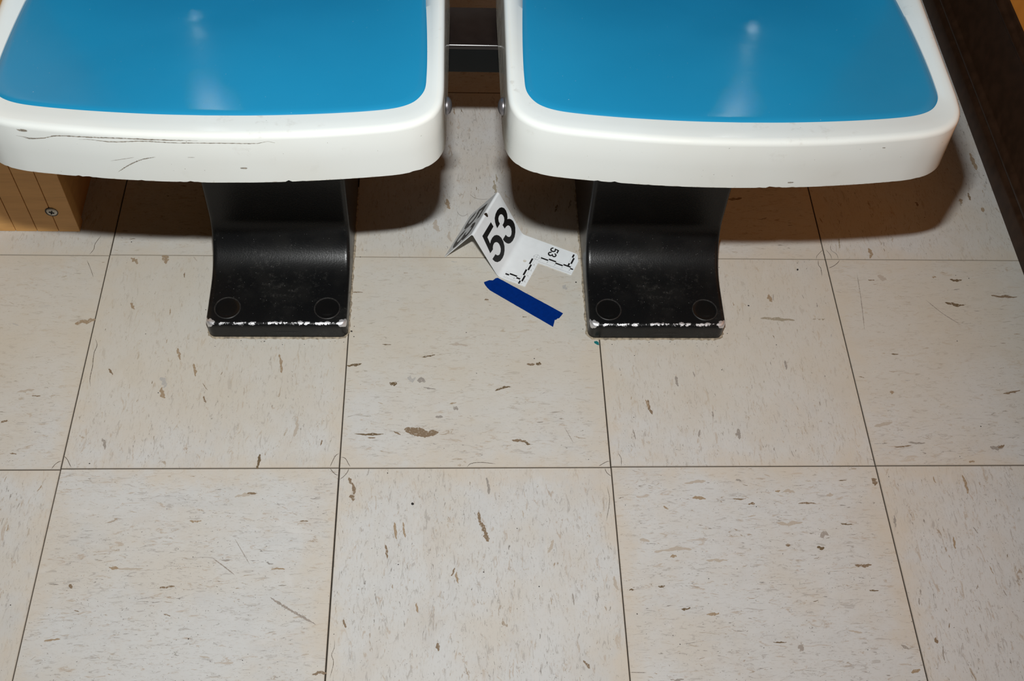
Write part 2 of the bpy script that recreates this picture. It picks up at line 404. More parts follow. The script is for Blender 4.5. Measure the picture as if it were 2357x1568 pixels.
# ---------------------------------------------------------------- measured outlines (metres; digits in mm)
HERO= [(0.3951,0.0466,19.9,-1.8,-0.3,-6.3,'b'),(0.4604,-0.0621,1.3,-7.3,-2.3,-0.5,'b'),(0.4641,-0.0741,2.7,-7.2,-2.6,-1.2,'b'),(0.4677,-0.0849,1.3,-6.1,-2.7,-0.7,'b'),(0.318,-0.0167,2.6,-4.9,-1.6,-1.0,'b'),(0.3219,-0.0259,1.3,-7.5,-1.9,-0.3,'b'),(0.321,-0.0371,2.1,-3.7,-2.4,-1.6,'b'),(0.336,0.0433,16.8,-0.0,0.1,-1.7,'d'),(0.3386,0.0387,4.9,-0.0,0.0,-1.1,'b'),(0.3138,0.1386,9.2,1.3,0.3,-1.9,'d'),(0.3609,0.1117,4.6,-0.6,-0.2,-3.0,'d'),(0.4895,0.1057,9.3,3.1,0.4,-1.8,'d'),(0.5242,0.1397,5.2,0.0,-0.1,-1.9,'b'),(0.5336,0.1404,3.7,0.0,-0.1,-2.5,'d'),(0.4015,0.1514,8.3,1.9,0.2,-1.2,'d'),(0.5067,0.0344,8.4,-0.6,-0.2,-2.3,'b'),(0.5161,0.0309,3.4,-1.7,-0.6,-1.6,'d'),(0.4343,0.0781,3.0,-1.8,-1.1,-2.6,'g'),(0.4153,0.0663,4.5,-0.0,0.0,-2.3,'g'),(0.3821,0.1184,5.1,-0.6,-0.3,-4.3,'l'),(0.3939,0.1166,5.1,-0.6,-0.3,-4.3,'g'),(-0.0112,0.201,11.7,3.3,1.3,-3.8,'t'),(0.0956,0.0989,3.1,-7.7,-2.7,-1.1,'t'),(0.2273,0.1403,2.7,-13.6,-2.0,-0.3,'t'),(0.1068,0.1537,2.7,-8.7,-1.9,-0.5,'t'),(0.1281,0.1309,2.2,-9.2,-2.0,-0.3,'t'),(0.0944,0.1138,3.5,-7.2,-3.4,-1.9,'l'),(0.0317,0.1283,3.2,-4.3,-1.0,-1.1,'b'),(0.0414,0.0314,2.7,-7.2,-1.8,-0.5,'g'),(0.0411,0.2241,2.9,-5.3,-1.7,-1.2,'t'),(0.1448,0.09,2.1,-4.7,-1.3,-0.6,'b'),(0.0693,0.298,3.2,-7.0,-3.7,-2.1,'t'),(0.0321,0.2956,5.1,-4.9,-1.3,-2.6,'t'),(0.6613,0.0792,2.1,-10.1,-2.0,-0.8,'b'),(0.6592,0.084,1.0,-6.0,-1.5,-0.5,'t'),(0.7618,0.0431,0.0,-7.0,-2.6,-0.5,'g'),(0.6979,0.1157,0.7,-7.4,-2.1,-0.6,'g'),(0.64,0.0427,0.9,-6.9,-1.0,-0.3,'g'),(0.9083,-0.0198,0.9,-5.0,-3.0,-1.3,'b'),(0.8314,-0.1008,4.3,-0.0,-0.5,-2.6,'d'),(0.8742,-0.1215,9.5,-0.1,-0.4,-2.0,'b'),(0.8655,-0.0725,6.7,-0.6,-0.3,-1.0,'d'),(0.6753,-0.1686,5.2,0.9,0.1,-1.4,'d'),(0.6522,-0.1433,3.7,-0.0,-0.2,-1.5,'d'),(0.6199,-0.1469,2.8,-0.0,-0.1,-1.0,'d'),(0.6686,-0.1092,3.8,0.5,0.0,-2.0,'t'),(0.669,-0.1017,21.0,1.4,-0.1,-2.5,'f'),(0.703,-0.1746,6.9,0.4,-0.1,-1.9,'t'),(0.8799,-0.1503,5.2,-0.0,-0.2,-1.0,'d'),(0.8263,-0.0467,10.3,-0.1,-0.2,-1.1,'b'),(0.7687,-0.2058,7.3,-0.1,-0.2,-0.9,'d'),(0.7052,-0.0396,7.8,-0.6,-0.4,-2.1,'t'),(0.8024,-0.0711,14.6,-0.1,-0.5,-3.1,'f'),(0.8383,-0.0849,5.0,1.0,-0.0,-4.1,'p'),(0.796,-0.097,2.9,-0.0,-0.4,-2.0,'b'),(0.753,-0.0175,3.4,-0.6,-0.4,-1.6,'g'),(0.6393,-0.0902,5.6,-1.1,-0.5,-2.0,'f'),(0.7033,-0.0195,12.6,1.6,-0.0,-2.2,'f'),(0.7954,-0.0314,3.1,0.5,-0.0,-1.6,'t'),(0.8082,-0.032,6.8,-0.6,-0.5,-2.2,'f'),(0.7506,-0.0409,7.8,-0.0,-0.2,-1.1,'b'),(0.7634,-0.0469,4.0,0.5,-0.1,-1.6,'b'),(0.6668,-0.0512,2.7,-2.1,-0.9,-1.3,'t'),(0.8539,-0.0366,4.1,0.5,-0.2,-2.2,'f'),(0.7899,-0.212,2.2,-2.8,-3.0,-2.6,'p'),(0.899,-0.2124,4.0,-2.4,-0.9,-1.2,'g'),(1.0791,0.272,7.9,-0.7,-0.7,-2.1,'d'),(1.1354,0.2456,17.3,-1.3,-0.7,-2.1,'b'),(0.7617,0.0419,0.1,-6.4,-2.6,-0.5,'g'),(1.0642,0.0244,9.1,1.1,-0.6,-3.4,'g'),(1.0692,0.0256,4.6,1.7,0.1,-2.2,'b'),(0.9521,0.0259,10.6,1.1,-0.2,-1.1,'b'),(0.9561,0.1005,2.4,-1.2,-1.3,-2.3,'t'),(0.8307,0.2409,1.2,-6.2,-2.8,-1.4,'t'),(0.8353,0.2083,21.7,-1.9,-0.6,-2.7,'o'),(0.8816,0.2085,2.2,0.0,-0.2,-1.3,'o'),(0.8882,0.2085,1.7,0.0,-0.3,-1.3,'o'),(0.8931,0.2085,2.2,0.0,-0.3,-1.3,'o'),(0.9826,0.2749,4.8,-4.2,-2.6,-3.7,'f'),(0.9681,0.2712,4.6,0.0,-0.2,-1.1,'b'),(1.0517,0.2768,2.9,0.0,-0.4,-1.4,'t'),(0.9696,0.0305,10.2,-0.6,-0.5,-1.7,'g'),(1.0286,0.0056,3.6,-0.0,-0.5,-1.7,'t'),(0.4892,0.443,0.4,-7.2,-1.2,-0.2,'o'),(0.4866,0.4271,1.5,-11.8,-2.3,-0.7,'o'),(0.4238,0.3951,2.3,-9.2,-2.7,-1.2,'t'),(0.4093,0.3571,2.4,-10.4,-3.8,-1.5,'f'),(0.4263,0.3388,1.7,-8.8,-2.2,-0.7,'f'),(0.5714,0.2565,3.1,-2.7,-1.7,-2.9,'l'),(0.2987,-0.2323,7.3,0.8,0.4,-2.2,'b'),(0.9044,-0.2375,5.3,1.3,0.1,-2.2,'t'),(0.9337,-0.2058,0.6,-3.3,-2.3,-0.9,'b'),(0.938,-0.2197,-1.2,-8.2,-0.9,-0.1,'g'),(0.4164,-0.2066,0.9,-4.5,-2.2,-0.4,'b'),(0.3207,-0.1808,1.6,-4.6,-1.7,-0.5,'b'),(0.3608,-0.1013,1.7,-8.0,-1.4,-0.3,'b'),(0.3693,-0.0771,1.7,-10.2,-1.8,-0.3,'t'),(0.1358,-0.1395,7.9,0.9,0.4,-1.4,'b'),(0.0374,-0.1376,1.8,-2.4,-1.3,-1.0,'b'),(0.0776,-0.1178,5.4,-0.5,0.2,-1.9,'t'),(1.0132,-0.0236,0.3,-12.1,-2.1,-0.7,'t'),(1.1594,0.4842,0.5,-16.7,-3.3,-1.6,'t'),(1.1222,0.4094,-0.0,-4.8,-2.6,-1.0,'t'),(1.1359,0.4175,-0.1,-7.2,-1.9,-0.8,'b'),(1.1483,0.3939,0.7,-3.9,-2.5,-1.6,'t'),(0.976,0.3161,-0.7,-8.8,-3.0,-0.6,'t'),(0.9383,0.3328,-1.2,-8.9,-1.2,-0.1,'o'),(1.059,0.403,0.9,-3.9,-1.8,-1.2,'b'),(1.1599,0.4792,1.0,-10.0,-2.6,-1.5,'t'),(0.5667,-0.2265,3.2,-4.5,-1.5,-1.1,'b'),(0.0948,-0.1189,13.4,-0.1,0.2,-1.5,'f'),(0.2023,-0.0334,9.2,2.1,0.6,-2.1,'f'),(0.2115,-0.0313,5.7,-0.0,0.2,-1.6,'b'),(-0.0747,0.061,3.6,1.1,0.7,-1.7,'b'),(-0.0595,0.1017,9.4,1.8,0.6,-1.8,'f'),(0.532,0.2303,3.4,2.7,0.6,-1.1,'d'),(0.4726,0.2367,2.7,0.0,-0.0,-1.4,'b'),(0.7152,-0.1142,11.8,-0.1,-0.3,-2.0,'f'),(0.9817,-0.0958,-0.9,-7.2,-1.5,-0.2,'t'),(0.9211,-0.0692,-0.7,-7.4,-1.5,-0.2,'g'),(0.4358,-0.1316,0.9,-6.8,-1.4,-0.2,'t'),(0.3944,-0.1648,1.0,-5.7,-1.3,-0.2,'t'),(0.3786,-0.0761,1.6,-9.2,-1.4,-0.2,'t'),(0.5576,-0.1569,0.5,-6.7,-0.9,-0.1,'g'),(0.1548,-0.0644,6.5,-0.0,0.2,-1.5,'t'),(0.1924,-0.1099,5.4,-0.0,0.1,-1.0,'g'),(0.2478,-0.1202,7.2,-0.1,0.1,-1.5,'t'),(0.2707,-0.0651,4.7,-0.0,0.1,-1.0,'b'),(0.2746,-0.1729,7.0,0.9,0.3,-1.4,'f')]
CRACKS= [[(-0.0004,0.0161),(0.0021,0.0144),(0.0055,0.0105),(0.0079,0.0064),(0.0109,0.0015)],[(-0.01,-0.0003),(-0.0077,0.0047),(-0.0042,0.0085),(-0.0009,0.0095)],[(0.2944,0.0015),(0.2967,0.0086),(0.3,0.016),(0.3035,0.0185)],[(0.3062,0.014),(0.3107,0.0118),(0.315,0.0042),(0.3168,0.0013)],[(0.2945,-0.0006),(0.2985,-0.0058),(0.3015,-0.0085),(0.3042,-0.009)],[(0.3154,-0.0007),(0.3138,-0.0056),(0.3099,-0.0111),(0.306,-0.0145)],[(0.6024,-0.0017),(0.6044,-0.0073),(0.609,-0.0118)],[(0.609,0.0072),(0.6055,0.0069),(0.5957,0.0011)],[(0.9153,0.2903),(0.9221,0.2935),(0.9291,0.2991),(0.933,0.304)],[(0.9044,0.304),(0.9035,0.2952),(0.9054,0.2902),(0.9045,0.2774)],[(0.0053,0.1756),(0.0092,0.1665),(0.0078,0.1545),(0.0094,0.1368),(0.0098,0.1173),(0.0124,0.1077)],[(0.4468,0.0003),(0.451,0.0047),(0.462,0.0063),(0.4791,0.0046)],[(-0.0163,0.336),(-0.0214,0.322),(-0.0214,0.3135),(-0.0253,0.3045)],[(-0.0267,0.2958),(-0.021,0.2847),(-0.0165,0.275),(-0.0137,0.2682)],[(0.6189,0.0187),(0.6222,0.0108),(0.6214,0.001)],[(0.91,0.0094),(0.9137,0.0076)],[(0.627,-0.2357),(0.6102,-0.2351)],[(0.3116,-0.1977),(0.3119,-0.2058),(0.3097,-0.2134),(0.3119,-0.2197),(0.3117,-0.2255),(0.3093,-0.2373)],[(0.6031,-0.0245),(0.6048,-0.0407),(0.5993,-0.0672)],[(0.9141,0.3214),(0.9039,0.3103),(0.9024,0.3052)],[(0.9262,0.3304),(0.9249,0.3208),(0.9306,0.3142),(0.9317,0.3054)],[(0.9181,0.3215),(0.9222,0.3127),(0.9229,0.3057)]]
HAIR= [[(0.4358,0.3837),(0.4381,0.3776),(0.4427,0.3742),(0.4473,0.3756),(0.4506,0.3795)],[(0.4528,0.4132),(0.458,0.4074),(0.4646,0.4044),(0.4713,0.4038),(0.4786,0.405)]]
SCRATCH= [[[-0.1568,0.0818,0.428],[-0.1498,0.0803,0.4277],[-0.1412,0.0792,0.4274],[-0.132,0.0781,0.429],[-0.1211,0.0767,0.4332],[-0.0917,0.0739,0.4347],[-0.0594,0.0715,0.4364],[-0.0328,0.0704,0.4365],[-0.0022,0.0698,0.4361]],[[-0.1034,0.0749,0.4311],[-0.0924,0.0739,0.4319],[-0.0766,0.0725,0.4311],[-0.0493,0.071,0.4338],[-0.0229,0.0702,0.4331],[0.0143,0.0701,0.4334],[0.0461,0.0708,0.4329],[0.0527,0.0712,0.4349],[0.061,0.0716,0.4331]],[[-0.0794,0.0727,0.395],[-0.0667,0.0719,0.4047],[-0.0542,0.0713,0.4118],[-0.0436,0.0707,0.4156]],[[-0.0823,0.073,0.408],[-0.0613,0.0716,0.414]],[[-0.1546,0.0813,0.3944],[-0.1317,0.078,0.3962]],[[-0.1382,0.0788,0.3931],[-0.1203,0.0766,0.395]],[[-0.1538,0.0811,0.4357],[-0.1497,0.0803,0.4348],[-0.1448,0.0797,0.435]],[[-0.1498,0.0803,0.438],[-0.1456,0.0798,0.4374],[-0.1451,0.0797,0.4357]],[[0.0279,0.0703,0.4036],[0.0323,0.0704,0.4036]],[[-0.1092,0.0755,0.3891],[-0.1067,0.0752,0.3892]],[[-0.0165,0.0701,0.4162],[-0.0095,0.07,0.4163]],[[-0.1725,0.0865,0.3947],[-0.1528,0.0809,0.3983]],[[-0.151,0.0805,0.4271],[-0.1425,0.0794,0.4264],[-0.1331,0.0782,0.4291]]]
FIVE= [(38.2, 58.96), (38.23, 51.37), (19.29, 50.94), (17.65, 41.51), (21.34, 43.16), (26.21, 43.55), (31.35, 42.42), (35.73, 39.36), (38.59, 35.45), (40.18, 30.34), (39.91, 24.08), (37.58, 18.3), (33.5, 14.16), (28.66, 11.51), (23.45, 10.68), (17.26, 11.57), (11.71, 14.8), (8.55, 18.99), (7.41, 22.66), (7.0, 24.87), (16.21, 24.65), (17.08, 22.13), (19.01, 19.75), (21.99, 18.33), (26.08, 19.12), (29.1, 21.31), (30.66, 24.91), (30.94, 28.99), (29.56, 32.47), (27.42, 34.65), (24.37, 35.97), (20.88, 35.7), (18.22, 34.29), (16.74, 32.46), (9.07, 33.0), (12.62, 59.08)]
THREE= [(42.32, 44.5), (50.87, 44.41), (51.05, 48.16), (53.1, 51.24), (56.38, 52.49), (59.76, 52.02), (61.95, 50.45), (63.35, 47.53), (63.18, 44.12), (61.38, 41.49), (58.2, 39.77), (53.67, 39.44), (53.89, 33.13), (57.52, 32.85), (60.86, 31.91), (63.02, 30.26), (64.36, 27.21), (64.26, 23.68), (62.31, 20.41), (59.24, 18.18), (56.16, 17.8), (53.09, 19.24), (50.98, 22.18), (49.82, 26.46), (41.09, 26.37), (41.65, 22.06), (43.45, 17.66), (45.86, 14.4), (49.71, 11.84), (55.48, 10.39), (62.18, 11.02), (67.71, 13.89), (71.83, 18.07), (74.03, 22.59), (74.3, 27.78), (72.53, 32.3), (69.93, 35.41), (66.89, 37.49), (68.84, 38.93), (71.43, 42.29), (72.68, 46.85), (71.91, 51.82), (68.81, 56.19), (64.55, 58.84), (58.66, 59.95), (52.82, 59.29), (47.69, 56.92), (44.5, 52.79), (43.03, 48.47)]

# ---------------------------------------------------------------- room shell
T = 0.3048
def struct(o):
    o['kind'] = 'structure'
    return o

floor = struct(box('floor', -1.6, 1.25, -1.7, 1.02, -0.05, -0.0016, MAT['joint']))
WX = 1.172
COLOFF = {-1: -.0012, 0: 0.0, 1: -.0004, 2: .0004, 3: .0007}
JG = 0.00060
tiles = {}
tile_mesh = {}
rnd = random.Random(5)
def tile_me(key, hx0, hx1, mat):
    if key not in tile_mesh:
        bm = box_bm(hx0, hx1, -T / 2 + JG, T / 2 - JG, -.0016, 0.0, 0.0)
        top = [e for e in bm.edges if all(v.co.z > -.0001 for v in e.verts)]
        bmesh.ops.bevel(bm, geom=top, offset=.00035, segments=1, affect='EDGES')
        bmesh.ops.recalc_face_normals(bm, faces=bm.faces)
        me = bpy.data.meshes.new('tile')
        bm.to_mesh(me); bm.free()
        me.materials.append(mat)
        tile_mesh[key] = me
    return tile_mesh[key]
for j in range(-5, 4):
    for i in range(-4, 4):
        along = (i + j) % 2 == 0
        hx0, hx1 = -T / 2 + JG, T / 2 - JG
        if i == 3:
            hx1 = WX + .006 - 3.5 * T
        me = tile_me((along, i == 3), hx0, hx1, MAT['tile_y' if along else 'tile_x'])
        o = bpy.data.objects.new('tile', me)
        COL.objects.link(o)
        o.parent = floor
        o.location = ((i + .5) * T + rnd.uniform(-.0002, .0002), (j + .5) * T + COLOFF.get(i, 0), 0)
        tiles[(i, j)] = o

# flecks of the tile body that show at its surface: one mesh per tile
def jag_blob(c, a, b, rg, n=16, z=.00006):
    """ragged drawn-out patch about c with half axes a (long) and b (wide): a bent spine with two unlike edges"""
    s1, s2, s3 = (rg.uniform(-50, 50) for _ in range(3))
    fr = 1.6 if n < 20 else 2.3
    bend = rg.uniform(-.9, .9)
    def fn(s, t):
        return noise.noise(Vector((s, t * fr, 0))) + .38 * noise.noise(Vector((s, t * fr * 2.7, 5))) + .20 * noise.noise(Vector((s, t * fr * 6.5, 9)))
    up, dn = [], []
    for k in range(n + 1):
        t = -1 + 2 * k / n
        env = max(0.0, 1 - t * t) ** .55
        mid = bend * (t * t - .4) * .8 + .30 * noise.noise(Vector((s3, t * 1.4, 0)))
        w1 = env * max(.10, .80 + .80 * fn(s1, t))
        w2 = env * max(.10, .80 + .80 * fn(s2, t))
        for lst, w in ((up, mid + w1), (dn, mid - w2)):
            lst.append((c[0] + a[0] * t + b[0] * w, c[1] + a[1] * t + b[1] * w, z))
    return up + dn[::-1][1:-1]
per = {}
for h in HERO:
    c = (h[0], h[1])
    key = (math.floor(c[0] / T), math.floor(c[1] / T))
    per.setdefault(key, []).append((c, (h[2] / 1000, h[3] / 1000), (h[4] / 1000, h[5] / 1000), h[6]))
rg = random.Random(11)
for (i, j), o in tiles.items():
    if not (-2 <= i <= 3 and -2 <= j <= 2):
        continue
    items = list(per.get((i, j), []))
    along = (i + j) % 2 == 0
    xmax = WX - .004 if i == 3 else (i + 1) * T - .006
    for _ in range(46):
        L = min(.016, .0020 * math.exp(rg.gauss(.30, .55)))
        wd = L * rg.uniform(.10, .24)
        an = (math.pi / 2 if along else 0) + rg.gauss(0, .20)
        c = (rg.uniform(i * T + .006, xmax), rg.uniform(j * T + .006, (j + 1) * T - .006))
        kind = rg.choices('bdtgfl', (10, 7, 12, 26, 35, 10))[0]
        items.append((c, (L * math.cos(an), L * math.sin(an)), (-wd * math.sin(an), wd * math.cos(an)), kind))
    me = bpy.data.meshes.new('flecks')
    vs_, fs, mi = [], [], []
    kinds = list(FL)
    for q, (c, a, b, kd) in enumerate(items):
        big = math.hypot(*a) > .006
        pts = jag_blob((c[0] - o.location.x, c[1] - o.location.y), a, b, rg, 34 if big else 12, .00004 + .0000006 * q)
        fs.append(tuple(range(len(vs_), len(vs_) + len(pts))))
        vs_ += pts
        mi.append(kinds.index(kd))
    me.from_pydata(vs_, [], fs)
    for k in kinds:
        me.materials.append(FL[k])
    me.polygons.foreach_set('material_index', mi)
    me.update()
    f = link('flecks', me, None, o)
    f['kind'] = 'stuff'

def ribbon(pts, w, n=40, taper=True, jit=0.0, rg_=None, up=Vector((0, 0, 1)), zoff=0.0):
    """thin flat strip along pts lying on a surface with normal 'up' (a vector or a function of the point)"""
    P = spline(pts, n)
    vs_, fs = [], []
    for k, p in enumerate(P):
        d = (P[min(n - 1, k + 1)] - P[max(0, k - 1)]).normalized()
        nn = up(p) if callable(up) else up
        s = nn.cross(d).normalized()
        e = min(1.0, 5 * min(k, n - 1 - k) / n + .15) if taper else 1.0
        wob = (rg_.uniform(1 - jit, 1 + jit) if rg_ else 1)
        sh = s * ((rg_.uniform(-jit, jit) * w * .6) if rg_ else 0)
        vs_ += [p + s * w * e * wob + nn * zoff + sh, p - s * w * e * wob + nn * zoff + sh]
    for k in range(n - 1):
        fs.append((2 * k, 2 * k + 1, 2 * k + 3, 2 * k + 2))
    return vs_, fs

for q, c in enumerate(CRACKS):
    mx = sum(p[0] for p in c) / len(c); my = sum(p[1] for p in c) / len(c)
    key = (math.floor(mx / T), math.floor(my / T))
    o = tiles[key]
    w_ = .00034 if q < 13 else .00024
    vs_, fs = ribbon([(x - o.location.x, y - o.location.y, 0) for x, y in c], w_, 60, True, .30, rg, zoff=.00016)
    pyd('crack', vs_, fs, MAT['crack'], o)

SCUFFS = [[(0.2426,-0.1519),(0.2606,-0.1634),(0.2792,-0.1744),(0.2916,-0.1814)],[(0.1786,-0.1078),(0.191,-0.1168),(0.2033,-0.1266)],[(0.9513,0.2832),(0.9478,0.2395),(0.9422,0.192)],[(0.56,0.0516),(0.5689,0.0314)],[(1.0312,0.24),(1.0482,0.2181),(1.0685,0.1993)],[(0.1987,-0.085),(0.2179,-0.1151)]]
for q, c in enumerate(SCUFFS):
    mx = sum(p[0] for p in c) / len(c); my = sum(p[1] for p in c) / len(c)
    o = tiles[(math.floor(mx / T), math.floor(my / T))]
    vs_, fs = ribbon([(x - o.location.x, y - o.location.y, 0) for x, y in c], (.0011, .0005, .0004, .0003, .0004, .0003)[q], 50, True, .5, rg, zoff=.00014)
    pyd('scuff', vs_, fs, MAT['scuff'], o)

# right-hand wall: wood panelling over a dark moulded baseboard
def pf(x, z): return (x, z)
base_prof = [(1.205, 0), (1.172, 0), (1.1718, .026), (1.1728, .031), (1.1752, .0335), (1.1765, .0350), (1.1748, .0372), (1.1728, .0400),
             (1.1720, .0440), (1.1730, .0482), (1.1755, .0508), (1.1775, .0520), (1.1780, .0545), (1.1780, .1445), (1.1768, .1475), (1.1745, .1490),
             (1.1735, .1525), (1.1735, .1560), (1.1750, .1590), (1.1775, .1605), (1.1785, .1620), (1.1785, .1685), (1.1795, .1695), (1.205, .1695)]
struct(prism('baseboard_right', base_prof, -1.7, 1.0, MAT['brown'], None, 'y', smooth=True, angle=.9))
struct(box('wall_right', 1.1815, 1.25, -1.7, 1.02, .1695, .95, MAT['orange_wood']))
struct(box('wall_right', 1.1835, 1.25, -1.7, 1.02, .95, 2.6, MAT['neutral_grey']))  # unseen upper wall, made neutral grey to weaken the orange bounce
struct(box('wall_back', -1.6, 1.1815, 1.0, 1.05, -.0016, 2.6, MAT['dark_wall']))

# ---------------------------------------------------------------- seats
OUT = [(0, .0698), (.04, .0705), (.077, .0725), (.117, .0762), (.15, .0805), (.165, .0836), (.18, .0893), (.1925, .0997), (.1988, .1125), (.2008, .128), (.2012, .145),
       (.2012, .17), (.2012, .25), (.2010, .33), (.198, .385), (.188, .42), (.165, .44), (.10, .448), (0, .450)]
PAD = [(0, .0979), (.0385, .0985), (.0763, .1003), (.1147, .1033), (.147, .1073), (.1632, .1113), (.1742, .1173), (.1808, .1255), (.1845, .1352), (.1855, .1505), (.1857, .175),
       (.1850, .21), (.1835, .25), (.181, .30), (.177, .36), (.166, .405), (.145, .425), (.09, .433), (0, .435)]
M_HALF = 240
def loop(half):
    r = spline([(x, y, 0) for x, y in half], M_HALF)
    l_ = [Vector((-p.x, p.y, 0)) for p in r[1:-1]][::-1]
    return r + l_
def lift(y):
    d = max(0.0, y - .338)
    return 6.0 * d * d
def sink(y):
    """the pan falls away towards the sitter's back, then turns up into the backrest"""
    return .80 * max(0.0, min(y, .338) - .115) ** 2
outl, padl = loop(OUT), loop(PAD)
NL = len(outl)
def inward(k):
    d = (outl[(k + 1) % NL] - outl[k - 1]).normalized()
    return Vector((-d.y, d.x, 0))
ZT = .4380

def flare(p):
    """the side skirts splay outwards a little more towards the rear"""
    return (.0018 + .0024 * max(0, min(1, (p.y - .11) / .18))) * min(1, abs(p.x) / .19) ** 4

def shell_mesh(seed):
    ng = random.Random(seed)
    off = Vector((ng.uniform(-9, 9), ng.uniform(-9, 9), 0))
    rings = []
    spec = [(.0040, .3880, 0), (.0040, .3855, 0), (.0010, .3850, 1), (0, .3856, 2), (0, .3875, 0), (0, .410, 0), (0, .4362, 0), (.0005, .4382, 0), (.0017, .4398, 0), (.0036, .4407, 0), (.0070, .4408, 0)]
    for inset, z, nz in spec:
        ring = []
        for k in range(NL):
            p = outl[k] + inward(k) * inset
            if z < .4362:
                p = p - inward(k) * flare(outl[k]) * (.4362 - max(z, .3850)) / .0512
            zz = z
            if nz:
                v = noise.noise((outl[k] + off) * 42) + .55 * noise.noise((outl[k] + off) * 190) + .35 * noise.noise((outl[k] + off) * 480)
                front = max(0, 1 - max(0, outl[k].y - .09) / .03)
                zz += max(0, v - .34) * .0030 * front + .00012 * v * front
            if z > .43:
                zz += lift(p.y)
            ring.append((p.x, p.y, zz))
        rings.append(ring)
    for f in (.5, 1.0):
        ring = []
        for k in range(NL):
            a = outl[k] + inward(k) * .0070
            p = a.lerp(padl[k], f)
            ring.append((p.x, p.y, (.4408 * (1 - f) + .4377 * f) + lift(p.y) - .36 * sink(p.y) * f))
        rings.append(ring)
    # the underside of the rim turned in below the pad closes the tray
    ring = [(padl[k].x, padl[k].y, .4300 + lift(padl[k].y) - .36 * sink(padl[k].y)) for k in range(NL)]
    rings.append(ring)
    vs_ = [v for r in rings for v in r]
    fs = []
    for r in range(len(rings) - 1):
        for k in range(NL):
            fs.append((r * NL + k, r * NL + (k + 1) % NL, (r + 1) * NL + (k + 1) % NL, (r + 1) * NL + k))
    fs.append(tuple(range(NL))[::-1])
    me = bpy.data.meshes.new('seat_shell')
    me.from_pydata(vs_, [], fs)
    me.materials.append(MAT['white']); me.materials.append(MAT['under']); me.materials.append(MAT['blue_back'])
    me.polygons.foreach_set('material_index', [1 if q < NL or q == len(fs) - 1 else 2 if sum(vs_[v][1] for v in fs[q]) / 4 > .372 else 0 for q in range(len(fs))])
    me.update()
    return me

def pad_mesh():
    D = .0040
    rs = [1.0, .992, .98, .96, .93, .89, .84, .78, .71, .62, .52, .41, .29, .16]
    c = Vector((0, .262, 0))
    vs_, fs = [], []
    for r in rs:
        for k in range(NL):
            p = c + (padl[k] - c) * r
            w_ = (1 - r ** 3) ** 1.2
            z = .4380 - D * w_ + lift(p.y) - sink(p.y) * (.36 + .64 * w_)
            z += .0006 - .0022 * max(0, (r - .965) / .035) ** 2.5
            vs_.append((p.x, p.y, z))
    vs_.append((c.x, c.y, .4380 - D + lift(c.y) - sink(c.y)))
    for r in range(len(rs) - 1):
        for k in range(NL):
            fs.append((r * NL + k, r * NL + (k + 1) % NL, (r + 1) * NL + (k + 1) % NL, (r + 1) * NL + k))
    b = (len(rs) - 1) * NL
    for k in range(NL):
        fs.append((b + k, b + (k + 1) % NL, len(vs_) - 1))
    me = bpy.data.meshes.new('seat_pad')
    me.from_pydata(vs_, [], fs)
    me.update()
    return me

def backrest_mesh(grow=0.0):
    """upright moulded back, hollowed across, rising just behind the seat pan"""
    nx, nz = 24, 14
    front, back = [], []
    for a in range(nz + 1):
        t = a / nz
        z = .452 + .40 * t
        hw = (.192 - .020 * t) - grow
        for b in range(nx + 1):
            s = -1 + 2 * b / nx
            hw2 = hw
            if t > .86:
                hw2 = hw - .05 * ((t - .86) / .14) ** 2
            x = hw2 * s
            dz = z - .48
            y = .452 + .12 * dz - .665 * min(dz, .20) ** 2 - max(0, dz - .20) * .24 - (.29 - math.sqrt(.29 ** 2 - min(.27, abs(x)) ** 2))
            front.append((x, y - grow * .25, z if not grow else .37 + (z - .33) * .9))
            back.append((x, y + .010, z if not grow else .37 + (z - .33) * .9))
    w_ = nx + 1
    n = len(front)
    vs_ = front + back
    fs = []
    for a in range(nz):
        for b in range(nx):
            i = a * w_ + b
            fs.append((i, i + 1, i + w_ + 1, i + w_))
            fs.append((n + i, n + i + w_, n + i + w_ + 1, n + i + 1))
    for a in range(nz):
        i, k = a * w_, a * w_ + nx
        fs.append((i, i + w_, n + i + w_, n + i)); fs.append((k, n + k, n + k + w_, k + w_))
    for b in range(nx):
        i, k = b, nz * w_ + b
        fs.append((i, n + i, n + i + 1, i + 1)); fs.append((k, k + 1, n + k + 1, n + k))
    me = bpy.data.meshes.new('backrest')
    me.from_pydata(vs_, [], fs)
    me.update()
    return me

def lathe(prof, n=28, axis='z'):
    vs_, fs = [], []
    for r, z in prof:
        for k in range(n):
            a = 2 * math.pi * k / n
            p = (r * math.cos(a), r * math.sin(a), z)
            vs_.append(p if axis == 'z' else (p[2], p[0], p[1]))
    for i in range(len(prof) - 1):
        for k in range(n):
            fs.append((i * n + k, i * n + (k + 1) % n, (i + 1) * n + (k + 1) % n, (i + 1) * n + k))
    fs.append(tuple(range((len(prof) - 1) * n, len(prof) * n)))
    return vs_, fs

PED_W = .0832
def fillet(cy, cz, r, a0, a1, n):
    return [(cy + r * math.cos(math.radians(a0 + (a1 - a0) * k / n)), cz + r * math.sin(math.radians(a0 + (a1 - a0) * k / n))) for k in range(n + 1)]
# side profile (y from the front edge, z): foot plate, concave sweep, upright column
PP = [(.0, .0), (.0, .0185)] + fillet(.0055, .0205, .0055, 165, 95, 5) + [(.03, .0268), (.060, .0284)]
cy_, cz_, rr_ = .058, .0885, .060
PP += fillet(cy_, cz_, rr_, 274, 352, 14)
PP += [(.1190, .125), (.1185, .20), (.1165, .30), (.1150, .3885), (.262, .3885), (.270, .20), (.275, 0)]

